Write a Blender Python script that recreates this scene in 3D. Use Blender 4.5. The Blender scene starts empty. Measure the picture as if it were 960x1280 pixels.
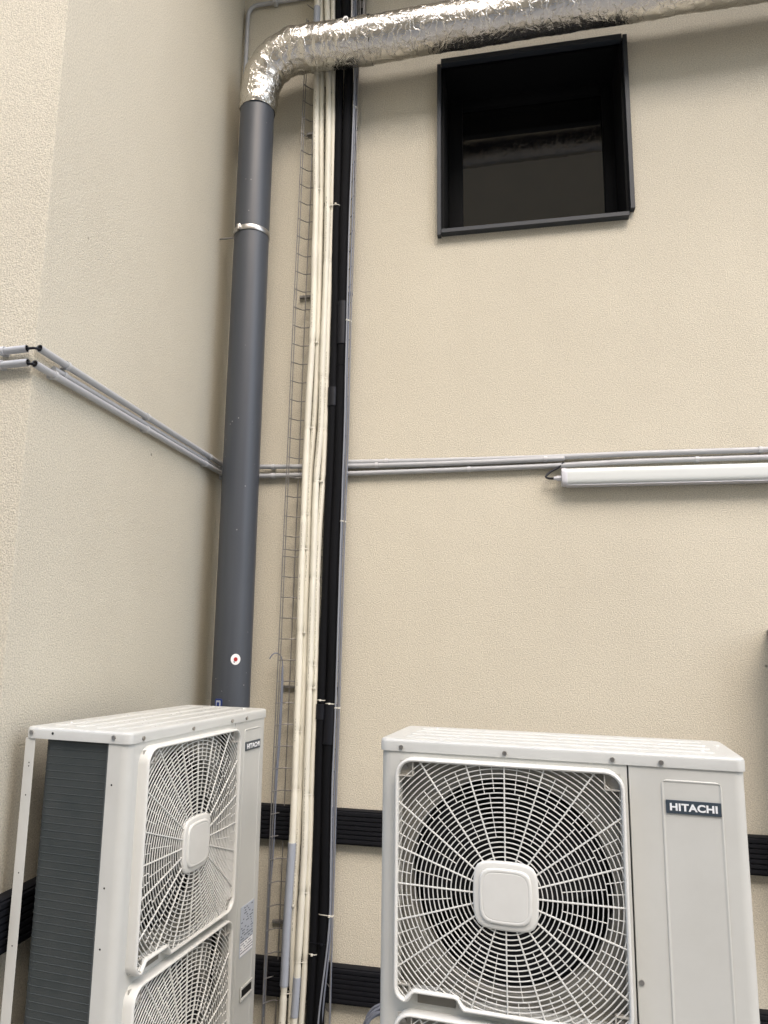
import bpy, bmesh, math, random
from math import sin, cos, pi, radians
from mathutils import Vector, Matrix, noise
random.seed(7)
S = bpy.context.scene
COL = S.collection

# ------------------------------------------------------------------ camera
cd = bpy.data.cameras.new('camera'); cam = bpy.data.objects.new('camera', cd); COL.objects.link(cam)
Rv = Vector((0.97894350, 0.20328887, 0.01852747)); Uv = Vector((0.01659728, -0.16972824, 0.98535113)); Fv = Vector((-0.20345556, 0.96429558, 0.16952840))
m = Matrix(((Rv.x, Uv.x, -Fv.x, 1.5194), (Rv.y, Uv.y, -Fv.y, -3.70), (Rv.z, Uv.z, -Fv.z, 1.8137), (0, 0, 0, 1)))
cam.matrix_world = m
cd.sensor_fit = 'HORIZONTAL'; cd.sensor_width = 36; cd.lens = 927.733 / 960 * 36
cd.shift_x = (480 - 442.59) / 960; cd.shift_y = 6.43 / 960
cd.clip_start = .05; cd.clip_end = 400
S.camera = cam
# ------------------------------------------------------------------ light
W = bpy.data.worlds.new('World'); S.world = W; W.use_nodes = True
SUN_EL, SUN_AZ = radians(52), radians(157)      # compass-like: direction the light comes from
sk = W.node_tree.nodes.new('ShaderNodeTexSky'); sk.sky_type = 'NISHITA'; sk.sun_disc = False
sk.sun_elevation = SUN_EL; sk.sun_rotation = SUN_AZ; sk.air_density = 1.0; sk.dust_density = 4.0; sk.ozone_density = 1.0
bg = W.node_tree.nodes['Background']; bg.inputs['Strength'].default_value = .15
W.node_tree.links.new(sk.outputs[0], bg.inputs[0])
sl = bpy.data.lights.new('sun', 'SUN'); sl.energy = .7; sl.angle = radians(110); sl.color = (1, .985, .94)
sun = bpy.data.objects.new('sun', sl); COL.objects.link(sun)
sd = Vector((sin(SUN_AZ) * cos(SUN_EL), cos(SUN_AZ) * cos(SUN_EL), sin(SUN_EL)))
sun.rotation_euler = sd.to_track_quat('Z', 'Y').to_euler()
S.view_settings.view_transform = 'Standard'; S.view_settings.look = 'None'; S.view_settings.gamma = 1
S.view_settings.exposure = 1.70
S.render.engine = 'CYCLES'

# ------------------------------------------------------------------ materials
def mat(name, col, rough=.5, metal=0., spec=.5, bump=None, var=None, coat=0.):
    """bump=(scale, distance, detail); var=(scale, amount, second colour)"""
    M = bpy.data.materials.new(name); M.use_nodes = True; nt = M.node_tree; b = nt.nodes['Principled BSDF']
    b.inputs['Base Color'].default_value = (*col, 1); b.inputs['Roughness'].default_value = rough
    b.inputs['Metallic'].default_value = metal; b.inputs['Specular IOR Level'].default_value = spec
    b.inputs['Coat Weight'].default_value = coat
    tc = nt.nodes.new('ShaderNodeTexCoord')
    if var:
        n = nt.nodes.new('ShaderNodeTexNoise'); n.inputs['Scale'].default_value = var[0]; n.inputs['Detail'].default_value = 6; n.inputs['Roughness'].default_value = .65
        nt.links.new(tc.outputs['Object'], n.inputs['Vector'])
        r = nt.nodes.new('ShaderNodeValToRGB'); r.color_ramp.elements[0].position = .35; r.color_ramp.elements[1].position = .7
        r.color_ramp.elements[0].color = (*col, 1); r.color_ramp.elements[1].color = (*[c + (d - c) * var[1] for c, d in zip(col, var[2])], 1)
        nt.links.new(n.outputs['Fac'], r.inputs['Fac']); nt.links.new(r.outputs[0], b.inputs['Base Color'])
    if bump:
        n = nt.nodes.new('ShaderNodeTexNoise'); n.inputs['Scale'].default_value = bump[0]; n.inputs['Detail'].default_value = bump[2]
        nt.links.new(tc.outputs['Object'], n.inputs['Vector'])
        bp = nt.nodes.new('ShaderNodeBump'); bp.inputs['Distance'].default_value = bump[1]; bp.inputs['Strength'].default_value = 1
        nt.links.new(n.outputs['Fac'], bp.inputs['Height']); nt.links.new(bp.outputs[0], b.inputs['Normal'])
    return M

def stucco(name, col, col2, fine=95):
    M = bpy.data.materials.new(name); M.use_nodes = True; nt = M.node_tree; N = nt.nodes; L = nt.links
    b = N['Principled BSDF']; b.inputs['Roughness'].default_value = .92; b.inputs['Specular IOR Level'].default_value = .2
    tc = N.new('ShaderNodeTexCoord')
    def nz(s, d=4, r=.6, vec=None):
        n = N.new('ShaderNodeTexNoise'); n.inputs['Scale'].default_value = s; n.inputs['Detail'].default_value = d; n.inputs['Roughness'].default_value = r
        L.new(vec or tc.outputs['Object'], n.inputs['Vector']); return n.outputs['Fac']
    big = nz(1.3, 5); ms = N.new('ShaderNodeMapping'); ms.inputs['Scale'].default_value = (1.6, 1.6, .8); L.new(tc.outputs['Object'], ms.inputs[0])
    streak = nz(1, 4, .6, ms.outputs[0])
    grain = nz(fine, 3, .6)
    mx = N.new('ShaderNodeMix'); mx.data_type = 'RGBA'; mx.inputs[6].default_value = (*col, 1); mx.inputs[7].default_value = (*col2, 1)
    a = N.new('ShaderNodeMath'); a.operation = 'ADD'; L.new(big, a.inputs[0]); L.new(streak, a.inputs[1])
    mr = N.new('ShaderNodeMapRange'); mr.inputs[1].default_value = .7; mr.inputs[2].default_value = 1.3; L.new(a.outputs[0], mr.inputs[0]); L.new(mr.outputs[0], mx.inputs[0])
    # grain contrast: pits between the grains get a darker tone, tops slightly paler
    g = N.new('ShaderNodeMapRange'); g.inputs[1].default_value = .3; g.inputs[2].default_value = .62; g.inputs[3].default_value = .70; g.inputs[4].default_value = 1.09; L.new(grain, g.inputs[0])
    mu = N.new('ShaderNodeMix'); mu.data_type = 'RGBA'; mu.blend_type = 'MULTIPLY'; mu.inputs[0].default_value = 1
    L.new(mx.outputs[2], mu.inputs[6]); L.new(g.outputs[0], mu.inputs[7])
    # a few fly specks
    sp = N.new('ShaderNodeTexVoronoi'); sp.inputs['Scale'].default_value = 2.6; L.new(tc.outputs['Object'], sp.inputs['Vector'])
    s1 = N.new('ShaderNodeMapRange'); s1.inputs[1].default_value = .012; s1.inputs[2].default_value = .022; s1.inputs[3].default_value = .45; s1.inputs[4].default_value = 1; L.new(sp.outputs['Distance'], s1.inputs[0])
    m2 = N.new('ShaderNodeMix'); m2.data_type = 'RGBA'; m2.blend_type = 'MULTIPLY'; m2.inputs[0].default_value = 1
    L.new(mu.outputs[2], m2.inputs[6]); L.new(s1.outputs[0], m2.inputs[7]); L.new(m2.outputs[2], b.inputs['Base Color'])
    bp = N.new('ShaderNodeBump'); bp.inputs['Distance'].default_value = .0042; bp.inputs['Strength'].default_value = .9
    L.new(grain, bp.inputs['Height']); 
    bp2 = N.new('ShaderNodeBump'); bp2.inputs['Distance'].default_value = .02; bp2.inputs['Strength'].default_value = .12
    L.new(nz(7, 3), bp2.inputs['Height']); L.new(bp.outputs[0], bp2.inputs['Normal']); L.new(bp2.outputs[0], b.inputs['Normal'])
    return M

def printed_foam(name, col):
    """cream foam pipe lagging: faint print running along one side (u around .25/.75), v in metres"""
    M = mat(name, col, .55, bump=(60, .0006, 3)); nt = M.node_tree; N = nt.nodes; L = nt.links; b = N['Principled BSDF']
    uv = N.new('ShaderNodeUVMap'); sx = N.new('ShaderNodeSeparateXYZ'); L.new(uv.outputs[0], sx.inputs[0])
    def mth(op, a, b_=None):
        n = N.new('ShaderNodeMath'); n.operation = op
        for i, x in enumerate((a, b_)):
            if x is None: continue
            if isinstance(x, (int, float)): n.inputs[i].default_value = x
            else: L.new(x, n.inputs[i])
        return n.outputs[0]
    near = mth('LESS_THAN', mth('ABSOLUTE', mth('SUBTRACT', sx.outputs[0], .775)), .022)
    mp = N.new('ShaderNodeCombineXYZ'); L.new(mth('MULTIPLY', sx.outputs[0], 20), mp.inputs[0]); L.new(mth('MULTIPLY', sx.outputs[1], 220), mp.inputs[1])
    n1 = N.new('ShaderNodeTexNoise'); n1.inputs['Scale'].default_value = 1; L.new(mp.outputs[0], n1.inputs['Vector'])
    ch = mth('GREATER_THAN', n1.outputs['Fac'], .5)
    mp2 = N.new('ShaderNodeCombineXYZ'); L.new(mth('MULTIPLY', sx.outputs[1], 1.6), mp2.inputs[0])
    oi = N.new('ShaderNodeObjectInfo'); L.new(mth('MULTIPLY', oi.outputs['Random'], 30), mp2.inputs[1])
    n2 = N.new('ShaderNodeTexNoise'); n2.inputs['Scale'].default_value = 1; L.new(mp2.outputs[0], n2.inputs['Vector'])
    gate = mth('GREATER_THAN', n2.outputs['Fac'], .54)
    f = mth('MULTIPLY', mth('MULTIPLY', near, ch), mth('MULTIPLY', gate, .6))
    mx = N.new('ShaderNodeMix'); mx.data_type = 'RGBA'; mx.inputs[6].default_value = (*col, 1); mx.inputs[7].default_value = (.09, .08, .07, 1)
    L.new(f, mx.inputs[0])
    n3 = N.new('ShaderNodeTexNoise'); n3.inputs['Scale'].default_value = 4; n3.inputs['Detail'].default_value = 5; tc = N.new('ShaderNodeTexCoord'); L.new(tc.outputs['Object'], n3.inputs['Vector'])
    mr = N.new('ShaderNodeMapRange'); mr.inputs[1].default_value = .35; mr.inputs[2].default_value = .65; mr.inputs[3].default_value = .86; mr.inputs[4].default_value = 1; L.new(n3.outputs['Fac'], mr.inputs[0])
    mu = N.new('ShaderNodeMix'); mu.data_type = 'RGBA'; mu.blend_type = 'MULTIPLY'; mu.inputs[0].default_value = 1; L.new(mx.outputs[2], mu.inputs[6]); L.new(mr.outputs[0], mu.inputs[7])
    L.new(mu.outputs[2], b.inputs['Base Color'])
    return M

def foil_mat():
    M = bpy.data.materials.new('aluminium_foil'); M.use_nodes = True; nt = M.node_tree; N = nt.nodes; L = nt.links; b = N['Principled BSDF']
    b.inputs['Base Color'].default_value = (.70, .68, .635, 1); b.inputs['Metallic'].default_value = 1; b.inputs['Roughness'].default_value = .27
    tc = N.new('ShaderNodeTexCoord')
    v = N.new('ShaderNodeTexVoronoi'); v.inputs['Scale'].default_value = 28; v.feature = 'F1'
    n = N.new('ShaderNodeTexNoise'); n.inputs['Scale'].default_value = 16; n.inputs['Detail'].default_value = 4
    L.new(tc.outputs['Object'], n.inputs['Vector'])
    ad = N.new('ShaderNodeVectorMath'); ad.operation = 'ADD'; sc = N.new('ShaderNodeVectorMath'); sc.operation = 'SCALE'; sc.inputs['Scale'].default_value = .12
    L.new(n.outputs['Color'], sc.inputs[0]); L.new(tc.outputs['Object'], ad.inputs[0]); L.new(sc.outputs[0], ad.inputs[1]); L.new(ad.outputs[0], v.inputs['Vector'])
    bp = N.new('ShaderNodeBump'); bp.inputs['Distance'].default_value = .004; bp.inputs['Strength'].default_value = .35
    L.new(v.outputs['Distance'], bp.inputs['Height'])
    def crease(scale, mapping, dist, prev):
        mp = N.new('ShaderNodeMapping'); mp.inputs['Scale'].default_value = mapping; L.new(ad.outputs[0], mp.inputs[0])
        e = N.new('ShaderNodeTexVoronoi'); e.feature = 'DISTANCE_TO_EDGE'; e.inputs['Scale'].default_value = scale; L.new(mp.outputs[0], e.inputs['Vector'])
        q = N.new('ShaderNodeMapRange'); q.inputs[1].default_value = 0; q.inputs[2].default_value = .10; q.inputs[3].default_value = 1; q.inputs[4].default_value = 0; L.new(e.outputs['Distance'], q.inputs[0])
        c = N.new('ShaderNodeBump'); c.inputs['Distance'].default_value = dist; c.inputs['Strength'].default_value = .6; L.new(q.outputs[0], c.inputs['Height']); L.new(prev.outputs[0], c.inputs['Normal']); return c
    bp = crease(11, (2.2, .7, .7), .0026, bp); bp = crease(30, (1.8, .6, .6), .0005, bp)
    n2 = N.new('ShaderNodeTexNoise'); n2.inputs['Scale'].default_value = 120; L.new(tc.outputs['Object'], n2.inputs['Vector'])
    b2 = N.new('ShaderNodeBump'); b2.inputs['Distance'].default_value = .0008; b2.inputs['Strength'].default_value = .5; L.new(n2.outputs['Fac'], b2.inputs['Height']); L.new(bp.outputs[0], b2.inputs['Normal'])
    L.new(b2.outputs[0], b.inputs['Normal'])
    return M

def pvc_mat():
    M = mat('grey_pvc', (.065, .074, .092), .42, bump=(5, .002, 2)); nt = M.node_tree; N = nt.nodes; L = nt.links; b = N['Principled BSDF']
    tc = N.new('ShaderNodeTexCoord'); mp = N.new('ShaderNodeMapping'); mp.inputs['Scale'].default_value = (14, 14, .6); L.new(tc.outputs['Object'], mp.inputs[0])
    n = N.new('ShaderNodeTexNoise'); n.inputs['Scale'].default_value = 1; n.inputs['Detail'].default_value = 6; L.new(mp.outputs[0], n.inputs['Vector'])
    r = N.new('ShaderNodeValToRGB'); r.color_ramp.elements[0].position = .35; r.color_ramp.elements[0].color = (.042, .049, .062, 1); r.color_ramp.elements[1].position = .75; r.color_ramp.elements[1].color = (.062, .070, .082, 1)
    L.new(n.outputs['Fac'], r.inputs[0])
    v = N.new('ShaderNodeTexVoronoi'); v.inputs['Scale'].default_value = 22; L.new(tc.outputs['Object'], v.inputs['Vector'])
    s = N.new('ShaderNodeMapRange'); s.inputs[1].default_value = .05; s.inputs[2].default_value = .09; s.inputs[3].default_value = 1; s.inputs[4].default_value = 0; L.new(v.outputs['Distance'], s.inputs[0])
    n2 = N.new('ShaderNodeTexNoise'); n2.inputs['Scale'].default_value = 9; L.new(tc.outputs['Object'], n2.inputs['Vector'])
    g = N.new('ShaderNodeMath'); g.operation = 'GREATER_THAN'; g.inputs[1].default_value = .56; L.new(n2.outputs['Fac'], g.inputs[0])
    mm = N.new('ShaderNodeMath'); mm.operation = 'MULTIPLY'; L.new(s.outputs[0], mm.inputs[0]); L.new(g.outputs[0], mm.inputs[1])
    m3 = N.new('ShaderNodeMath'); m3.operation = 'MULTIPLY'; m3.inputs[1].default_value = .5; L.new(mm.outputs[0], m3.inputs[0])
    mx = N.new('ShaderNodeMix'); mx.data_type = 'RGBA'; L.new(m3.outputs[0], mx.inputs[0]); L.new(r.outputs[0], mx.inputs[6]); mx.inputs[7].default_value = (.45, .45, .45, 1)
    L.new(mx.outputs[2], b.inputs['Base Color'])
    return M

MW = stucco('beige_render', (.610, .572, .468), (.565, .527, .430), 180)
MC = mat('painted_cream_steel', (.495, .500, .468), .38, bump=(6, .0012, 2), var=(5, .5, (.43, .432, .398)))
MG = mat('cream_plastic', (.60, .605, .572), .42, var=(14, .4, (.53, .533, .50)))
MLID = mat('white_cream_steel', (.485, .495, .472), .34, var=(7, .5, (.41, .418, .395)))
MCOIL = mat('coil_fins', (.036, .044, .043), .5, metal=.25, var=(9, .6, (.055, .060, .058)), bump=(260, .0005, 1))
MTUBE = mat('coil_tube', (.085, .095, .095), .5, metal=.3)
MDARK = mat('dark_interior', (.006, .006, .006), .8, spec=.2)
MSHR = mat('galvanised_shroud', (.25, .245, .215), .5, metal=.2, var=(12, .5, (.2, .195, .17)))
MREC2 = mat('pocket_plastic', (.36, .35, .315), .5)
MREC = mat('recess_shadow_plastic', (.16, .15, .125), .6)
MFAN = mat('fan_plastic', (.007, .0075, .009), .6, spec=.25)
MSCR = mat('zinc_screw', (.35, .34, .32), .35, metal=.9)
MBADGE = mat('slate_badge', (.035, .05, .065), .35)
MLET = mat('silver_lettering', (.72, .74, .75), .35)
MPVC = pvc_mat()
MCOND = mat('light_grey_conduit', (.40, .41, .425), .42, var=(11, .5, (.33, .34, .355)))
MCLIP = mat('pale_grey_clip', (.46, .47, .48), .4)
MBLK = mat('black_foam', (.004, .0045, .006), .8, bump=(45, .0015, 4), spec=.15)
MTAPE = mat('black_tape', (.007, .008, .012), .45, spec=.3)
MRAIL = mat('black_rubber', (.006, .0065, .009), .6, var=(8, .6, (.009, .0095, .012)), spec=.18)
MCAB = mat('grey_cable', (.17, .19, .235), .45)
MCAB2 = mat('grey_cable_light', (.24, .26, .30), .45)
MZINC = mat('galvanised_wire', (.28, .275, .265), .42, metal=.5, var=(30, .6, (.14, .135, .13)))
MFOAM = printed_foam('cream_foam', (.72, .70, .60))
MGTAPE = mat('grey_wrap_tape', (.33, .36, .41), .5, bump=(40, .001, 3))
MTIE = mat('nylon_tie', (.70, .68, .60), .4)
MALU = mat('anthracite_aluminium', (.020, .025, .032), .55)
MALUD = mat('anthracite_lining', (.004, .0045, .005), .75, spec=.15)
MGLASS = mat('dark_window_glass', (.004, .004, .004), .02, spec=1.0)
MLED = mat('opal_diffuser', (.60, .63, .62), .28)
MCAP = mat('white_plastic_cap', (.54, .55, .59), .35)
MSTEEL = mat('bright_steel', (.50, .49, .475), .36, metal=1)
MFOIL = foil_mat()
MWHITE = mat('white_sticker', (.78, .78, .78), .4)
MRED = mat('red_print', (.35, .02, .02), .4)
MBLUE = mat('blue_tag', (.01, .03, .16), .35)
MSTK = mat('blue_grey_sticker', (.40, .44, .50), .4)
MINK = mat('ink', (.10, .11, .13), .5)
MCABINET = mat('grey_steel_box', (.20, .20, .20), .45)
MSOF = mat('soffit_paint', (.45, .40, .31), .8)
MOPP = mat('ochre_wall', (.50, .37, .22), .85, var=(1.2, .5, (.42, .31, .19)))
MCONC = mat('concrete', (.26, .25, .235), .9, bump=(40, .003, 5), var=(3, .6, (.2, .195, .18)))

# ------------------------------------------------------------------ helpers
class MB:
    def __init__(s): s.v = []; s.f = []; s.uv = {}
    def add(s, vs, fs):
        o = len(s.v); s.v += [tuple(v) for v in vs]; s.f += [tuple(i + o for i in f) for f in fs]; return s
    def box(s, a, b, bev=0, seg=2):
        bm = bmesh.new(); bmesh.ops.create_cube(bm, size=1)
        for v in bm.verts: v.co = Vector([(a[i] + b[i]) / 2 + v.co[i] * (b[i] - a[i]) for i in range(3)])
        if bev: bmesh.ops.bevel(bm, geom=bm.edges[:], offset=bev, segments=seg, profile=.5, affect='EDGES')
        bm.verts.index_update(); s.add([v.co[:] for v in bm.verts], [[v.index for v in f.verts] for f in bm.faces]); bm.free(); return s
    def tube(s, pts, r, n=10, cap=True, closed=False, squash=None, uv=False):
        pts = [Vector(p) for p in pts]; rs = r if isinstance(r, (list, tuple)) else [r] * len(pts); o = len(s.v); up = None; N = len(pts); acc = 0
        for i, p in enumerate(pts):
            if closed: t = pts[(i + 1) % N] - pts[i - 1]
            else: t = pts[min(i + 1, N - 1)] - pts[max(i - 1, 0)]
            t.normalize()
            if up is None: up = Vector((0, 1, 0)) if abs(t.y) < .8 else Vector((0, 0, 1))
            a = up.cross(t).normalized(); up = t.cross(a).normalized()
            for k in range(n):
                w = 2 * pi * k / n; q = p + (a * cos(w) + up * sin(w)) * rs[i]
                s.v.append(q[:])
        M = N if closed else N - 1
        L = [0]
        for i in range(1, N + 1): L.append(L[-1] + (pts[i % N] - pts[i - 1]).length)
        for i in range(M):
            for k in range(n):
                j = (i + 1) % N; kk = (k + 1) % n
                if uv: s.uv[len(s.f)] = [(k / n, L[i]), ((k + 1) / n, L[i]), ((k + 1) / n, L[i + 1]), (k / n, L[i + 1])]
                s.f.append((o + i * n + k, o + i * n + kk, o + j * n + kk, o + j * n + k))
        if cap and not closed:
            s.f.append(tuple(o + k for k in range(n))[::-1]); s.f.append(tuple(o + (N - 1) * n + k for k in range(n)))
        return s
    def loft(s, loops, cap0=False, cap1=False, closed=True):
        n = len(loops[0]); o = len(s.v)
        for l in loops: s.v += [tuple(p) for p in l]
        for i in range(len(loops) - 1):
            for k in range(n if closed else n - 1):
                kk = (k + 1) % n; s.f.append((o + i * n + k, o + i * n + kk, o + (i + 1) * n + kk, o + (i + 1) * n + k))
        if cap0: s.f.append(tuple(o + k for k in range(n))[::-1])
        if cap1: s.f.append(tuple(o + (len(loops) - 1) * n + k for k in range(n)))
        return s
    def ribbon(s, pts, w, d, closed=False):
        """rectangular bar along pts lying about parallel to the x-z plane: w wide in plane, d deep in y (pts = front centre)"""
        P = [Vector(p) for p in pts]; N = len(P); loops = []
        for i, p in enumerate(P):
            t = (P[(i + 1) % N] - P[i - 1]) if closed else (P[min(i + 1, N - 1)] - P[max(i - 1, 0)])
            t.y = 0; t.normalize(); n = Vector((-t.z, 0, t.x)) * (w / 2)
            loops.append([p - n * .7, p - n + Vector((0, d * .2, 0)), p - n + Vector((0, d, 0)), p + n + Vector((0, d, 0)), p + n + Vector((0, d * .2, 0)), p + n * .7])
        if closed: loops.append(loops[0])
        return s.loft(loops, not closed, not closed)
    def cyl(s, c, axis, r, h, n=16):
        c = Vector(c); ax = {'x': Vector((1, 0, 0)), 'y': Vector((0, 1, 0)), 'z': Vector((0, 0, 1))}[axis]
        return s.tube([c, c + ax * h], r, n)
    def build(s, name, material, parent=None, smooth=True, angle=35):
        me = bpy.data.meshes.new(name); me.from_pydata(s.v, [], s.f)
        if s.uv:
            ul = me.uv_layers.new(name='UVMap')
            for pi_, poly in enumerate(me.polygons):
                if pi_ in s.uv:
                    for li, c in zip(poly.loop_indices, s.uv[pi_]): ul.data[li].uv = c
        bm = bmesh.new(); bm.from_mesh(me); bmesh.ops.recalc_face_normals(bm, faces=bm.faces)
        if smooth:
            for f in bm.faces: f.smooth = True
            ca = radians(angle)
            for e in bm.edges:
                if len(e.link_faces) != 2 or e.calc_face_angle(0) > ca: e.smooth = False
        bm.to_mesh(me); bm.free(); me.materials.append(material)
        o = bpy.data.objects.new(name, me); COL.objects.link(o); o.parent = parent; return o

def tag(o, label=None, cat=None, group=None, kind=None):
    for k, v in (('label', label), ('category', cat), ('group', group), ('kind', kind)):
        if v: o[k] = v
    return o
def empty(name, loc=(0, 0, 0), rz=0):
    o = bpy.data.objects.new(name, None); COL.objects.link(o); o.location = loc; o.rotation_euler = (0, 0, rz); o.empty_display_size = .1; return o
def share(o, name, parent, loc=(0, 0, 0), rot=(0, 0, 0)):
    c = bpy.data.objects.new(name, o.data); COL.objects.link(c); c.parent = parent; c.location = loc; c.rotation_euler = rot; return c
def copy_tree(o, parent=None):
    c = o.copy(); COL.objects.link(c); c.parent = parent
    for ch in [x for x in bpy.data.objects if x.parent == o]: copy_tree(ch, c)
    return c
def smooth_path(pts, step=.04):
    P = [Vector(p) for p in pts]; P = [P[0] * 2 - P[1]] + P + [P[-1] * 2 - P[-2]]; out = []
    for i in range(1, len(P) - 2):
        a, b, c, d = P[i - 1:i + 3]; n = max(2, int((c - b).length / step))
        for k in range(n):
            t = k / n; out.append(.5 * ((2 * b) + (c - a) * t + (2 * a - 5 * b + 4 * c - d) * t * t + (3 * b - a - 3 * c + d) * t ** 3))
    out.append(P[-2]); return out
def rrect(x0, x1, z0, z1, r, n=6):
    out = []
    for cx, cz, a0 in ((x1 - r, z1 - r, 0), (x0 + r, z1 - r, 90), (x0 + r, z0 + r, 180), (x1 - r, z0 + r, 270)):
        for k in range(n + 1):
            a = radians(a0 + 90 * k / n); out.append((cx + r * cos(a), cz + r * sin(a)))
    return out

# ------------------------------------------------------------------ ground and walls
g = MB().add([(-60, -60, 0), (60, -60, 0), (60, 60, 0), (-60, 60, 0)], [(0, 1, 2, 3)]).build('ground', MCONC); tag(g, kind='structure')

WX0, WX1, WZ0, WZ1 = 1.196, 2.152, 4.018, 5.020       # window opening
WD = .415
bw = MB(); xs = [-.3, WX0, WX1, 9]; zs = [-.2, WZ0, WZ1, 6.6]
for i in range(3):
    for j in range(3):
        if (i, j) == (1, 1): continue
        bw.add([(xs[i], 0, zs[j]), (xs[i + 1], 0, zs[j]), (xs[i + 1], 0, zs[j + 1]), (xs[i], 0, zs[j + 1])], [(0, 1, 2, 3)])
bw.add([(-.3, 0, -.2), (9, 0, -.2), (9, 0, 6.6), (-.3, 0, 6.6), (-.3, .5, -.2), (9, .5, -.2), (9, .5, 6.6), (-.3, .5, 6.6)], [(0, 1, 5, 4), (1, 2, 6, 5), (2, 3, 7, 6), (3, 0, 4, 7), (4, 5, 6, 7)])
bw = bw.build('rendered_wall', MW, smooth=False)
tag(bw, 'beige rough rendered back wall with the recessed dark window high up', 'wall')
lw = MB().box((-6, -1.649, -.2), (0, .25, 7.4), .006, 2).build('rendered_wall', MW)
tag(lw, 'beige rendered wall projecting forward on the left, its corner crossed by grey conduits', 'wall')

# window: four dark trims, deep lining, frame and glass
wi = MB()
e = .004
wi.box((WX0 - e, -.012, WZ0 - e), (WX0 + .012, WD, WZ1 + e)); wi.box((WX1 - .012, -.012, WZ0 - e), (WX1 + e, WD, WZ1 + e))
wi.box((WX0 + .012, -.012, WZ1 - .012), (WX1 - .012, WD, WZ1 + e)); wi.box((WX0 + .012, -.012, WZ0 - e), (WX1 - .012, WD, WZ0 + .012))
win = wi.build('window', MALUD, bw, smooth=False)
MB().box((WX0 - .024, -.040, WZ0 - .036), (WX0 - .004, .0, WZ1 - .004), .0008, 1).build('trim', MALU, win)
MB().box((WX1 + .004, -.040, WZ0 + .012), (WX1 + .026, .0, WZ1 + .02), .0008, 1).build('trim', MALU, win)
MB().box((WX0 - .002, -.050, WZ1 - .012), (WX1 - .002, .0, WZ1 + .018), .0008, 1).build('trim', MALU, win)
MB().box((WX0 - .002, -.044, WZ0 - .028), (WX1 - .004, .0, WZ0 - .006), .0008, 1).build('sill', MALU, win)
fr = MB(); fw = .062
a0, a1, b0, b1 = WX0 + .012, WX1 - .012, WZ0 + .012, WZ1 - .012; y0 = WD - .16
fr.box((a0, y0, b0), (a0 + fw + .022, y0 + .07, b1), .004); fr.box((a1 - fw, y0, b0), (a1, y0 + .07, b1), .004)
fr.box((a0 + fw + .022, y0 + .003, b1 - fw), (a1 - fw, y0 + .07, b1), .004); fr.box((a0 + fw + .022, y0 + .003, b0), (a1 - fw, y0 + .07, b0 + fw), .004)
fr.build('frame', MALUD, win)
MB().box((a0 + fw + .008, y0 + .03, b0 + fw - .01), (a1 - fw + .01, y0 + .05, b1 - fw + .01)).build('pane', MGLASS, win, smooth=False)
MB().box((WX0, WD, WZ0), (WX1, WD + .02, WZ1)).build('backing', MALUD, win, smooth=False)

# opposite side of the yard, behind the camera
ow = MB().box((-14, -14.5, -.2), (16, -14, 15), .01).build('rendered_wall', MOPP)
tag(ow, 'beige wall across the yard, seen only as the dim reflection in the window glass', 'wall')

# roof eave over the back wall, just above the picture
ev = MB().box((-.3, -1.3, 6.45), (9, .5, 6.63), .01).build('roof_eave', MSOF)
tag(ev, 'roof overhang above the back wall, just out of frame over the foil duct', 'roof')

# ------------------------------------------------------------------ bumper rails (ribbed, black)
def rail(x0, x1, z0, z1, name='bumper_rail', n=7):
    prof = []; h = z1 - z0; d = .045
    prof = [(0, z0), (.03, z0), (d - .006, z0 + .004)]
    for k in range(n):
        a = z0 + .008 + (h - .016) * k / n; b = z0 + .008 + (h - .016) * (k + 1) / n
        prof += [(d - .007, a + .001), (d, a + .004), (d, b - .004), (d - .007, b - .001)]
    prof += [(d - .006, z1 - .004), (.03, z1), (0, z1)]
    return MB().loft([[(x, -p, z) for p, z in prof] for x in (x0, x1)], True, True)
T = [(1.034, .873, 'upper'), (.341, .178, 'lower')]
for (zt, zb, w) in T:
    o = rail(.05, 6, zb, zt).build('bumper_rail', MRAIL, angle=25)
    tag(o, f'black ribbed rubber bumper rail across the back wall, {w} of the two', 'bumper rail', 'ribbed black rails round the yard walls')
    o = rail(0, 1.575, zb + .02, zt + .02).build('bumper_rail', MRAIL, angle=25)
    o.rotation_euler = (0, 0, pi / 2); o.location = (0, -1.63, 0)
    tag(o, f'black ribbed bumper rail on the left wall behind the sideways unit, {w} one', 'bumper rail', 'ribbed black rails round the yard walls')

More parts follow.
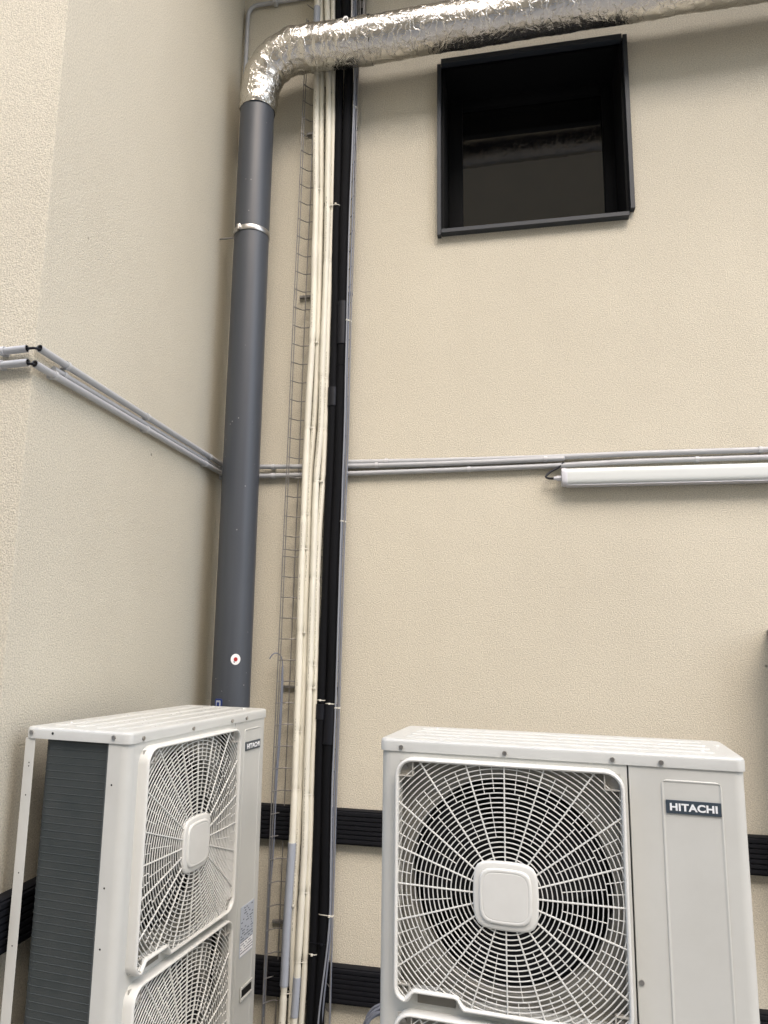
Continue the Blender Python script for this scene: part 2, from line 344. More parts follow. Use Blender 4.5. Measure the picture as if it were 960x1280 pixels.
# ------------------------------------------------------------------ conduits
def conduit(pts, label, clips=(), r=.0125, ym=-.02, name='conduit', cap=True):
    sp_ = smooth_path(pts, .12); tb = MB().tube(sp_, r, 20, cap)
    if not cap:      # hollow mouths at both ends
        tb.tube([sp_[0], sp_[0] + (sp_[1] - sp_[0]).normalized() * .05], r - .0022, 20, False); tb.tube([sp_[-1], sp_[-1] + (sp_[-2] - sp_[-1]).normalized() * .05], r - .0022, 20, False)
    o = tb.build(name, MCOND)
    if not cap:
        mo = MB()
        for a_, b_ in ((sp_[0], sp_[1]), (sp_[-1], sp_[-2])): t_ = (b_ - a_).normalized(); mo.tube([a_ + t_ * .002, a_ + t_ * .03], r - .0024, 20)
        mo.build('dark_mouth', MDARK, o)['kind'] = 'stuff'
    tag(o, label, 'conduit', 'grey plastic conduits fixed round the walls')
    for (c, ax) in clips:
        c = Vector(c); m_ = MB(); ring = []
        for k in range(13):
            a = -.2 + (pi + .4) * k / 12
            off = Vector((0, -sin(a), cos(a))) if ax == 'x' else Vector((sin(a), 0, cos(a)))
            ring.append(c + off * (r + .003))
        wv = Vector((.008, 0, 0)) if ax == 'x' else Vector((0, .008, 0))
        ins = [p + (c - p) * .15 for p in ring]
        m_.loft([[a_ - wv, a_ + wv, b_ + wv, b_ - wv] for a_, b_ in zip(ring, ins)], True, True)
        foot = (c - Vector((.01, -.009, .012)), c + Vector((.01, .0199, .012))) if ax == 'x' else (c - Vector((.0219, .01, .012)), c + Vector((-.009, .01, .012)))
        m_.box(foot[0], foot[1]); m_.build('clip', MCLIP, o)
    return o
Y = -.022
conduit([(.705, Y + .004, 2.752), (1.225, Y + .004, 2.746), (1.735, Y + .002, 2.744), (2.073, Y, 2.748), (2.711, Y, 2.7475), (3.6, Y, 2.748)], 'uppermost grey conduit on the back wall, over the long lamp', [((.908, Y, 2.749), 'x'), ((2.677, Y, 2.7475), 'x')], r=.0135)
conduit([(.0, Y - .006, 2.748), (.21, Y - .006, 2.741), (.697, Y - .006, 2.730), (1.224, Y - .006, 2.727), (1.735, Y - .006, 2.733), (1.79, Y - .004, 2.736)], 'grey conduit running behind the big pipe and ending beside the lamp cable', [((.3, Y - .006, 2.738), 'x'), ((.858, Y - .006, 2.729), 'x'), ((1.704, Y - .006, 2.733), 'x')])
conduit([(.0, Y, 2.69), (.212, Y, 2.691), (.698, Y, 2.691), (1.224, Y, 2.694), (1.734, Y, 2.70), (2.071, Y, 2.709), (2.709, Y, 2.711), (3.6, Y, 2.712)], 'lowest grey conduit on the back wall, touching the top of the lamp', [((.302, Y, 2.691), 'x'), ((1.329, Y, 2.696), 'x'), ((2.4, Y, 2.7105), 'x')])
conduit([(.023, -1.656, 2.753), (.023, -.8, 2.752), (.023, -.035, 2.752)], 'upper grey conduit along the left wall from corner to big pipe', [((.023, -.91, 2.752), 'y'), ((.023, -1.50, 2.753), 'y'), ((.023, -.226, 2.752), 'y')], cap=False)
conduit([(.0135, -1.56, 2.719), (.0135, -.9, 2.7235), (.0135, -.035, 2.728)], 'short inner grey conduit tucked between the two left wall conduits', [((.0135, -1.50, 2.7195), 'y')], r=.0105)
conduit([(.023, -1.673, 2.693), (.023, -.9, 2.698), (.023, -.035, 2.704)], 'lower grey conduit along the left wall from corner to big pipe', [((.023, -1.566, 2.694), 'y'), ((.023, -.91, 2.698), 'y'), ((.023, -.28, 2.702), 'y')], cap=False)
pyy = -1.649 - .022
conduit([(-1.2, pyy, 2.715), (-.5, pyy, 2.73), (-.011, pyy, 2.748)], 'upper short grey conduit left of the wall corner at the photo edge', [((-.10, pyy, 2.745), 'x')], cap=False)
conduit([(-1.2, pyy, 2.67), (-.5, pyy, 2.685), (-.003, pyy, 2.700)], 'lower short grey conduit left of the wall corner at the photo edge', [((-.105, pyy, 2.698), 'x')], cap=False)
for z, s, q in ((2.7505, 'upper', 2.748), (2.6965, 'lower', 2.700)):
    o = MB().tube(smooth_path([(-.05, pyy, q), (-.012, pyy, q), (.008, pyy - .003, z - .003), (.022, pyy + .006, z - .002), (.023, pyy + .05, z)], .01), .0045, 10).build('cable', MTAPE)
    tag(o, f'short black cable bending round the wall corner between the {s} conduit ends', 'cable', 'black cables bridging the conduit ends')
# L-shaped conduit at the top left
o = MB().tube([(.03, -.02, 4.6), (.03, -.02, 5.55)] + [(.03 + .06 * (1 - cos(a)), -.02, 5.55 + .06 * sin(a)) for a in (.4, .8, 1.2, 1.57)] + [(.2, -.02, 5.609), (1.2, -.02, 5.60)], .0125, 12).build('conduit', MCOND)
tag(o, 'grey conduit rising behind the foil elbow and bending right at the photo top', 'conduit', 'grey plastic conduits fixed round the walls')
MB().box((.19, -.045, 5.59), (.215, -.004, 5.628), .003).build('clip', MCLIP, o)

# ------------------------------------------------------------------ linear lamp
lamp = empty('linear_lamp', (1.775, 0, 2.634)); LN = 1.26
tag(lamp, 'long white tubular batten lamp, unlit, fixed under the grey conduits', 'lamp')
pr = [(.043 * cos(radians(a)) , .043 * sin(radians(a))) for a in range(0, 360, 15)]
def sq(a, w, h, e=3.6):
    c, s_ = cos(radians(a)), sin(radians(a)); q = (abs(c) ** e + abs(s_) ** e) ** (-1 / e); return (-.045 + w * q * c, h * q * s_)
sec = [sq(a, .034, .0415) for a in range(0, 360, 9)]
MB().loft([[(x, p, z) for p, z in sec] for x in (.024, LN - .024)], True, True).build('diffuser', MLED, lamp)
MB().box((.025, -.070, -.0445), (LN - .025, -.012, -.0405), .0015).build('base_rail', MCAP, lamp)
cs = [sq(a, .036, .0435) for a in range(0, 360, 9)]
for xa, xb in ((0, .026), (LN - .026, LN)): MB().loft([[(x, -.045 + (p + .045) * k, z * k) for p, z in cs] for x, k in ((xa, .96), (xa + .003, 1), (xb - .003, 1), (xb, .96))], True, True).build('end_cap', MCAP, lamp)
MB().cyl((-.022, -.045, -.003), 'x', .013, .022, 8).cyl((-.036, -.045, -.003), 'x', .009, .014, 10).build('cable_gland', MCAP, lamp)
for q in (.12, LN - .16): MB().box((q, -.012, -.02), (q + .04, 0, .02)).build('bracket', MCLIP, lamp)
o = MB().tube(smooth_path([(1.742, -.045, 2.631), (1.715, -.047, 2.632), (1.702, -.045, 2.642), (1.725, -.035, 2.666), (1.765, -.03, 2.69), (1.79, -.028, 2.715)], .008), .0055, 10).build('cable', MTAPE)
tag(o, 'black cable looping from the lamp gland up to the conduit', 'cable')

# ------------------------------------------------------------------ big grey pipe
PX, PY, PR = .184, -.195, .094
pipe = MB().tube([(PX, PY, 0), (PX, PY, 1.2), (PX, PY, 2.4), (PX, PY, 3.6), (PX, PY, 4.80)], PR, 56).build('vent_pipe', MPVC)
tag(pipe, 'thick dark grey plastic pipe running up the corner into the foil elbow', 'pipe')
cl = MB(); CZ = 3.985
for zz, rr in ((0, 0),):
    cl.loft([[(PX + q * cos(a), PY + q * sin(a), CZ + dz) for q, dz in ((PR + .0005, -.014), (PR + .004, -.014), (PR + .0055, -.010), (PR + .0055, .010), (PR + .004, .014), (PR + .0005, .014))] for a in [2 * pi * k / 48 for k in range(49)]])
c1 = cl.build('pipe_clamp', MSTEEL, pipe)
an = radians(-112); bx, by = PX + (PR + .006) * cos(an), PY + (PR + .006) * sin(an)
MB().cyl((bx, by - .006, CZ - .012), 'z', .008, .024, 8).box((bx - .010, by - .013, CZ - .016), (bx + .010, by + .004, CZ + .016), .003).build('bolt', MSTEEL, c1)
MB().tube([(PX - PR - .002, PY, CZ), (.001, PY, CZ)], .005, 8).build('threaded_rod', MZINC, c1)
def on_pipe(z, a_mid, w, h, material, name, parent, off=.001, n=16, shape='round'):
    loops = []; m_ = MB(); c0 = None
    pts = []
    for k in range(n if shape == 'round' else 1): pass
    if shape == 'round':
        ring = [(a_mid + (w / 2) / PR * cos(2 * pi * k / 28), z + h / 2 * sin(2 * pi * k / 28)) for k in range(28)]
    else:
        ring = [(a_mid + dx / PR, z + dz) for dx, dz in rrect(-w / 2, w / 2, -h / 2, h / 2, min(w, h) * .18, 3)]
    out = [(PX + (PR + off) * cos(a), PY + (PR + off) * sin(a), zz) for a, zz in ring]
    inn = [(PX + (PR - .002) * cos(a), PY + (PR - .002) * sin(a), zz) for a, zz in ring]
    m_.loft([inn, out], False, True); return m_.build(name, material, parent)
aS = radians(-60)
st = on_pipe(1.735, aS, .046, .052, MWHITE, 'sticker', pipe, .0012)
on_pipe(1.735, aS, .018, .020, MRED, 'logo_print', st, .002)
bt = on_pipe(1.525, radians(-105), .038, .05, MBLUE, 'tag', pipe, .004, shape='rect')
on_pipe(1.525, radians(-105), .024, .034, MSTK, 'logo_print', bt, .005, shape='rect'); on_pipe(1.523, radians(-105), .014, .022, MBLUE, 'logo_print', bt, .006, shape='rect')

# ------------------------------------------------------------------ foil duct
path = [(PX + .002, PY, 4.735), (PX + .004, PY, 4.80), (PX + .012, PY - .004, 4.88), (.222, -.21, 4.955), (.275, -.215, 5.015), (.36, -.22, 5.055), (.48, -.225, 5.062), (.9, -.225, 5.062), (1.58, -.225, 5.078), (2.13, -.225, 5.085), (2.8, -.225, 5.098), (3.9, -.225, 5.115)]
sp = smooth_path(path, .009); fo = MB(); n = 88; up = None; N = len(sp); L = 0
loops = []
for i, p in enumerate(sp):
    t = (sp[min(i + 1, N - 1)] - sp[max(i - 1, 0)]).normalized()
    if i: L += (p - sp[i - 1]).length
    if up is None: up = Vector((0, -1, 0))
    a_ = up.cross(t).normalized(); up = t.cross(a_).normalized()
    R0 = .104 + (.118 - .104) * min(1, L / .45)
    amp = .95 if L < .75 else .75
    if L < .01: R0 = PR + .004
    lp = []
    for k in range(n):
        w = 2 * pi * k / n; d = a_ * cos(w) + up * sin(w); q = p + d * R0
        def rg(s_): return 1 - abs(noise.noise(q * s_)) * 2
        wrinkle = rg(11) ** 3 * .0042 + rg(27) ** 3 * .0026 + rg(52) ** 4 * .0010
        fold = max(0, noise.noise(Vector((L * 26, w * 1.1, 3)))) * .010 * (1 if L < .62 else .25)
        sag = noise.noise(Vector((L * 3, w * .8, 9))) * .006
        lp.append(q + d * ((wrinkle * amp) + fold + sag - .004))
    loops.append(lp)
fo.loft(loops)
duct = fo.build('foil_duct', MFOIL, angle=80)
tag(duct, 'crumpled silver foil wrapped duct bending off the grey pipe and running right', 'duct')
def ductband(x, w=.05):
    zc = 5.062 + (x - .9) * .0205; lps = []
    for dx in (-w / 2, -w / 4, 0, w / 4, w / 2):
        lps.append([(x + dx + noise.noise(Vector((k * .3, x, dx))) * .006, -.225 + (.122 + noise.noise(Vector((x * 9 + dx * 20, k * .35, 0))) * .003) * cos(2 * pi * k / 60), zc + (.122 + noise.noise(Vector((x * 9 + dx * 20, k * .35, 0))) * .003) * sin(2 * pi * k / 60)) for k in range(60)])
    MB().loft(lps).build('foil_tape_band', MFOIL, duct, angle=80)
for x in (.80,): ductband(x, .06)
o = MB().cyl((.714, -.345, 5.105), 'y', .014, .012, 16).cyl((.714, -.352, 5.105), 'y', .008, .010, 6).build('washer', MSCR, duct)
hr = MB().tube([(.715, -.205, 5.16), (.713, -.205, 5.62)], .0045, 8).build('hanger_rod', MZINC); tag(hr, 'thin vertical metal rod holding the foil duct, above it at the photo top', 'rod')
MB().cyl((.713, -.205, 5.185), 'z', .010, .012, 6).build('nut', MZINC, hr)
br = MB().loft([[(x, y, z) for x, y in ((.70, -.062), (.712, -.062), (.712, -.024), (.748, -.024), (.748, -.062), (.76, -.062), (.76, -.018), (.70, -.018))] for z in (5.36, 6.2)], True, True).build('channel_bracket', MZINC); tag(br, 'slotted grey metal channel just right of the black pipes above the foil duct', 'bracket')
for k in range(8): MB().box((.720, -.0255, 5.42 + k * .1), (.740, -.0235, 5.47 + k * .1)).build('slot', MTAPE, br)

# ------------------------------------------------------------------ wire cable tray
tray = empty('wire_cable_tray', (.53, -.02, 0)); tag(tray, 'galvanised wire mesh cable tray standing vertically behind the pipe bundle', 'cable tray')
def txl(z): return .364 + .0102 * z
TW = .318; o0 = Vector(tray.location)
def wire(pts, r, name, n=6): return MB().tube([Vector(p) - o0 for p in pts], r, n, True).build(name, MZINC, tray)
ZT = 6.1
def jit(z): return noise.noise(Vector((z * 1.3, 4, 0))) * .003
zz = [i * .3 for i in range(0, 21)]
for dx, y in ((0, -.082), (.008, -.070), (TW, -.082), (.05, -.030), (.10, -.030), (.15, -.030), (.20, -.030), (.25, -.030), (TW - .01, -.034)):
    z1_ = 5.62 if dx < .3 else 5.7
    wire([(txl(z) + dx + jit(z), y, z) for z in zz if z <= z1_], .0028, 'long_wire')
proto = MB().tube([Vector(p) for p in ((0, -.084, 0), (.006, -.072, 0), (.034, -.036, 0), (.046, -.034, 0), (TW - .046, -.034, 0), (TW - .034, -.036, 0), (TW, -.084, 0))], .0027, 6).build('cross_wire', MZINC, tray)
z = .06; first = True
while z < 5.64:
    if not (2.68 < z < 2.76):
        loc = (txl(z) + jit(z) - o0.x, -o0.y, z)
        if first: proto.location = loc; first = False
        else: share(proto, 'cross_wire', tray, loc)
    z += .1045
share(proto, 'cross_wire', tray, (txl(2.29) - o0.x, -o0.y, 2.29))
for z in (.5, 1.6, 2.69, 3.7, 4.7):   # wall brackets of the tray
    MB().box((txl(z) + .01 - o0.x, .0, z - .006), (txl(z) + TW - .01 - o0.x, .0199, z + .006)).build('wall_bracket', MZINC, tray)

# ------------------------------------------------------------------ pipes and cables in the tray
DATA = {
 'p1': [(0.477, 5.522), (0.484, 5.097), (0.509, 4.094), (0.508, 3.35), (0.498, 2.952), (0.492, 2.651), (0.488, 2.234), (0.490, 1.522), (0.485, 1.145), (0.482, 0.853), (0.471, 0.497), (0.459, 0.12)],
 'p2': [(0.499, 5.533), (0.513, 5.105), (0.534, 4.1), (0.536, 3.354), (0.527, 2.955), (0.518, 2.653), (0.514, 2.236), (0.516, 1.521), (0.512, 1.144), (0.508, 0.85), (0.5, 0.495), (0.499, 0.118)],
 'p3': [(0.539, 5.511), (0.560, 5.084), (0.574, 4.087), (0.569, 3.346), (0.568, 2.948), (0.556, 2.649), (0.549, 2.234), (0.547, 1.523), (0.545, 1.148), (0.545, 0.857), (0.535, 0.503), (0.52, 0.127)],
 'p4': [(0.57, 5.52), (0.585, 5.094), (0.594, 4.094), (0.592, 3.35), (0.590, 2.952), (0.583, 2.652), (0.574, 2.235), (0.572, 1.523), (0.569, 1.147), (0.570, 0.855), (0.564, 0.501), (0.552, 0.124)],
 'b1': [(0.608, 5.503), (0.62, 5.079), (0.624, 4.085), (0.628, 3.344), (0.626, 2.947), (0.622, 2.648), (0.615, 2.234), (0.607, 1.525), (0.603, 1.15), (0.604, 0.86), (0.600, 0.507), (0.591, 0.132)],
 'b2': [(0.651, 5.495), (0.671, 5.071), (0.669, 4.08), (0.670, 3.341), (0.669, 2.946), (0.665, 2.647), (0.656, 2.234), (0.654, 1.527), (0.648, 1.152), (0.648, 0.863), (0.647, 0.511), (0.634, 0.137)],
 'g1': [(0.692, 5.473), (0.712, 5.052), (0.703, 4.067), (0.697, 3.333), (0.698, 2.94), (0.694, 2.643), (0.689, 2.232), (0.686, 1.529), (0.677, 1.157), (0.677, 0.868), (0.677, 0.519), (0.638, 0.144)],
 'g2': [(0.698, 5.487), (0.717, 5.064), (0.712, 4.075), (0.706, 3.339), (0.706, 2.944), (0.701, 2.646), (0.696, 2.234), (0.693, 1.528), (0.684, 1.154), (0.684, 0.865), (0.684, 0.514), (0.651, 0.139)],
 'g3': [(0.705, 5.495), (0.722, 5.072), (0.720, 4.08), (0.714, 3.342), (0.714, 2.947), (0.710, 2.648), (0.704, 2.235), (0.698, 1.527), (0.691, 1.153), (0.690, 0.863), (0.689, 0.512), (0.685, 0.138)]}
YD = {'p1': (-.080, .0172), 'p2': (-.064, .0145), 'p3': (-.080, .0163), 'p4': (-.066, .0140), 'b1': (-.066, .0225), 'b2': (-.068, .0265), 'g1': (-.092, .0042), 'g2': (-.080, .0042), 'g3': (-.068, .0042)}
LB = {'p1': ('insulated_pipe', 'leftmost cream foam lagged pipe in the tray, grey tape wrapped near its foot', MFOAM, 'pipe'),
      'p2': ('insulated_pipe', 'slim cream lagged pipe, second from the left in the bundle', MFOAM, 'pipe'),
      'p3': ('insulated_pipe', 'printed cream lagged pipe, third from the left in the bundle', MFOAM, 'pipe'),
      'p4': ('insulated_pipe', 'slim cream lagged pipe touching the black lagging', MFOAM, 'pipe'),
      'b1': ('insulated_pipe', 'narrower black foam lagged pipe between cream pipe and wider black one', MBLK, 'pipe'),
      'b2': ('insulated_pipe', 'widest black foam lagged pipe beside the thin grey cables', MBLK, 'pipe'),
      'g1': ('cable', 'frontmost thin grey cable right of the black pipes', MCAB2, 'cable'),
      'g2': ('cable', 'middle thin grey cable right of the black pipes', MCAB, 'cable'),
      'g3': ('cable', 'rightmost thin grey cable along the tray edge', MCAB, 'cable')}
TUBES = {}
T12 = (5.02, 4.30, 3.40, 2.93, 2.47, 2.29, 1.87, 1.39, 1.12, .74, .60, .22); T34 = (4.9, 4.19, 3.87, 3.20, 2.92, 2.64, 2.14, 1.71, 1.60, 1.10, .66, .36)
PINCH = {'p1': T12, 'p2': T12, 'p3': T34, 'p4': T34}
for k, pts in DATA.items():
    y, r = YD[k]
    P = [(pts[0][0] - .004, 6.2)] + pts[:] + [(pts[-1][0] - .006, -.01)]
    sm = smooth_path([(x, y, z) for x, z in P], .012 if k[0] == 'p' else .05)
    sd_ = hash(k[1]) if False else ord(k[0]) * 3 + ord(k[1])
    if k[0] == 'g': sm = [p + Vector((noise.noise(Vector((p.z * 1.1, sd_, 0))) * .005, noise.noise(Vector((p.z * 1.4, sd_, 5))) * .008, 0)) for p in sm]
    else: sm = [p + Vector((noise.noise(Vector((p.z * 2.1, sd_ * 1.7, 0))) * .0055, noise.noise(Vector((p.z * 1.7, sd_, 5))) * .006, 0)) for p in sm]
    rs = [r * (1 + .05 * noise.noise(Vector((p.z * 5, sd_, 1)))) for p in sm]
    TUBES[k] = sm
    nm, lb, mt, ct = LB[k]
    rs = [q * (1 - .16 * max([math.exp(-((p.z - t) / .018) ** 2) for t in PINCH.get(k, (99,))])) for q, p in zip(rs, sm)]
    o = MB().tube(sm, rs, 20 if k[0] != 'g' else 8, uv=(k[0] == 'p')).build(nm, mt); TUBES[k + 'o'] = o
    tag(o, lb, ct, {'p': 'cream lagged pipes in the wire tray', 'b': 'black lagged pipes in the wire tray', 'g': 'thin grey cables beside the black pipes'}[k[0]])
def at_z(k, z): return min(TUBES[k], key=lambda p: abs(p.z - z))
def tie(ks, z, material=MTIE, w=.005, parent=None, grow=.002, tail=True):
    a, b = at_z(ks[0], z), at_z(ks[-1], z); ra, rb = YD[ks[0]][1], YD[ks[-1]][1]; pts = []
    for c, r, s_, e_ in ((a, ra, 90, 270), (b, rb, 270, 450)):
        for i in range(9):
            w_ = radians(s_ + (e_ - s_) * i / 8); pts.append((c.x + (r + grow) * cos(w_), c.y + (r + grow) * sin(w_)))
    m_ = MB(); m_.loft([[(x, y, z + dz + .0015 * math.sin(i)) for i, (x, y) in enumerate(pts)] for dz in (-w / 2, w / 2)])
    if tail: m_.box((b.x - .004, b.y - rb - .012, z - .004), (b.x + .004, b.y - rb - .001, z + .004))
    return m_.build('cable_tie', material, parent or TUBES[ks[0] + 'o'])
for z in T12: tie(['p1', 'p2'], z, tail=z in (3.4, 1.87, .6), grow=-.001)
for z in T34: tie(['p3', 'p4'], z, tail=z in (4.19, 2.64, 1.6), grow=-.001)
for z in (4.78, 3.51, 2.43, 1.51, .57): tie(['g1', 'g2', 'g3'], z, w=.006)
tie(['b1'], 1.545, w=.004); tie(['b2'], 1.53, w=.004); tie(['b2', 'g1'], .575, w=.004); tie(['p4', 'b1'], 4.19, w=.003); tie(['b1', 'b2'], .45, MTAPE, w=.004); tie(['b1'], .40, w=.004)
def sleeve(k, z0, z1, material, name, grow=.0015, n=20):
    pts = [p for p in TUBES[k] if z0 <= p.z <= z1]; r = YD[k][1]
    P = [at_z(k, z1)] + [p for p in pts if abs(p.z - z1) > .02 and abs(p.z - z0) > .02] + [at_z(k, z0)]
    Q = smooth_path(P, .012)
    return MB().tube(Q, [r * 1.05 + grow + .0012 * abs(noise.noise(Vector((p.z * 90, 0, 0)))) for p in Q], n).build(name, material, TUBES[k + 'o'])
sleeve('p1', .25, .88, MGTAPE, 'tape_wrap'); sleeve('p3', .12, .30, MGTAPE, 'tape_wrap', .0005); sleeve('p1', 5.34, 5.46, MGTAPE, 'tape_wrap', .001)
sleeve('b1', 3.02, 3.16, MTAPE, 'tape_wrap', .003); sleeve('b2', 1.36, 1.53, MTAPE, 'tape_wrap', .003); sleeve('b1', 1.44, 1.54, MTAPE, 'tape_wrap', .003)
sleeve('b2', 3.40, 3.64, MTAPE, 'tape_wrap', .002); sleeve('b2', 2.70, 3.30, MTAPE, 'tape_wrap', .0005)
# short hooked cable loose in the tray
o = MB().tube(smooth_path([(0.339, -.085, 1.737), (0.352, -.088, 1.757), (0.370, -.08, 1.766), (0.389, -.06, 1.752), (0.399, -.055, 1.700), (0.402, -.055, 1.556), (0.397, -.055, 1.324), (0.388, -.055, 1.135), (0.384, -.055, 0.840), (0.372, -.055, 0.587), (.366, -.06, .1)], .03), .0033, 8).build('cable', MCAB); tag(o, 'loose grey cable hooked over the left edge of the wire tray', 'cable')
o = MB().tube(smooth_path([(0.398, -.058, 1.70), (0.392, -.058, 1.35), (0.377, -.058, 1.0), (.368, -.058, .5), (.36, -.06, .05)], .05), .004, 8).build('cable', MCAB); tag(o, 'thin grey cable hanging straight behind the hooked one in the tray', 'cable')
# coil of grey cable on the ground behind the right-hand unit
pts = []
for k in range(0, 200):
    a = k * .19; rr = .10 + .012 * sin(k * .21); pts.append((.97 + rr * cos(a) * 1.05, -.19 + .028 * sin(k * .07) , .155 + rr * sin(a)))
o = MB().tube(pts, .006, 8).build('coiled_cable', MCAB); tag(o, 'coil of grey-blue cable peeping up at the bottom between tray and right unit', 'cable')

# grey steel cabinet at the right edge
cb = empty('wall_cabinet', (2.915, 0, .62)); tag(cb, 'grey steel cabinet on the back wall, only its edge showing at far right', 'cabinet')
MB().box((-.255, -.19, 0), (.255, 0, 1.27), .004).build('body', MCABINET, cb); MB().box((-.262, -.215, 1.27), (.262, 0, 1.296), .003).build('lid', MCABINET, cb)
d = MB().box((-.235, -.205, .03), (.235, -.19, 1.24), .004).build('door', MCABINET, cb); MB().box((.18, -.225, .58), (.205, -.205, .70), .004).build('handle', MTAPE, d)

# ------------------------------------------------------------------ air-conditioner outdoor unit
H = 1.55; CX = .353
def plate_hole(mb, x0, x1, z0, z1, cx, cz, r, y, bz, n=72):
    """front plate (y) with a sunk field bz=(x0,x1,z0,z1,depth) and a round opening in it"""
    q = [x0, x1, z0, z1]; w = bz[:4]
    ang = sorted(set([round(2 * pi * k / n, 6) for k in range(n)] + [round(math.atan2(zc - cz, xc - cx) % (2 * pi), 6) for R_ in (q, w) for xc in R_[:2] for zc in R_[2:]]))
    def rect(R_, yy):
        o = []
        for a in ang:
            c, s_ = cos(a), sin(a); t = min([(R_[1] - cx) / c if c > 1e-9 else 1e9, (R_[0] - cx) / c if c < -1e-9 else 1e9, (R_[3] - cz) / s_ if s_ > 1e-9 else 1e9, (R_[2] - cz) / s_ if s_ < -1e-9 else 1e9])
            o.append((cx + t * c, yy, cz + t * s_))
        return o
    circ = lambda rr, yy: [(cx + rr * cos(a), yy, cz + rr * sin(a)) for a in ang]
    d = bz[4]
    mb.loft([rect(q, y), rect(w, y), rect(w, y + .004)])
    return MB().loft([rect(w, y + .004), rect(w, d), circ(r + .006, d), circ(r, d + .006), circ(r - .003, d + .05)])

def bezel_outline(inset, zb, ztop):
    """outline of the guard frame: rounded rectangle with a raised notch at the lower left (u, z)"""
    i = inset; r = .050 - i; x0, x1, z0, z1 = .050 + i, .661 - i, zb + i, ztop - i; out = []
    for k in range(7): a = radians(90 * k / 6); out.append((x1 - r + r * cos(a), z1 - r + r * sin(a)))
    for k in range(7): a = radians(90 + 90 * k / 6); out.append((x0 + r + r * cos(a), z1 - r + r * sin(a)))
    rb = .034 - i * .6
    for k in range(5): a = radians(180 + 80 * k / 4); out.append((x0 + rb + rb * cos(a), z0 + rb + rb * sin(a)))
    for (x, z_) in ((.0905 - i * .9, zb + .003 + i), (.0965 - i * .75, zb + .012 + i * .9), (.104 - i * .2, zb + .024 + i), (.110, zb + .027 + i), (.215, zb + .027 + i), (.222 + i * .3, zb + .024 + i), (.232 + i * .6, zb + .006 + i), (.238 + i * .6, zb + i)): out.append((x, z_))
    for k in range(7): a = radians(270 + 90 * k / 6); out.append((x1 - r + r * cos(a), z0 + r + r * sin(a)))
    return out
def inside(poly, x, z):
    c = False; j = len(poly) - 1
    for i in range(len(poly)):
        xi, zi = poly[i]; xj, zj = poly[j]
        if (zi > z) != (zj > z) and x < (xj - xi) * (z - zi) / (zj - zi) + xi: c = not c
        j = i
    return c
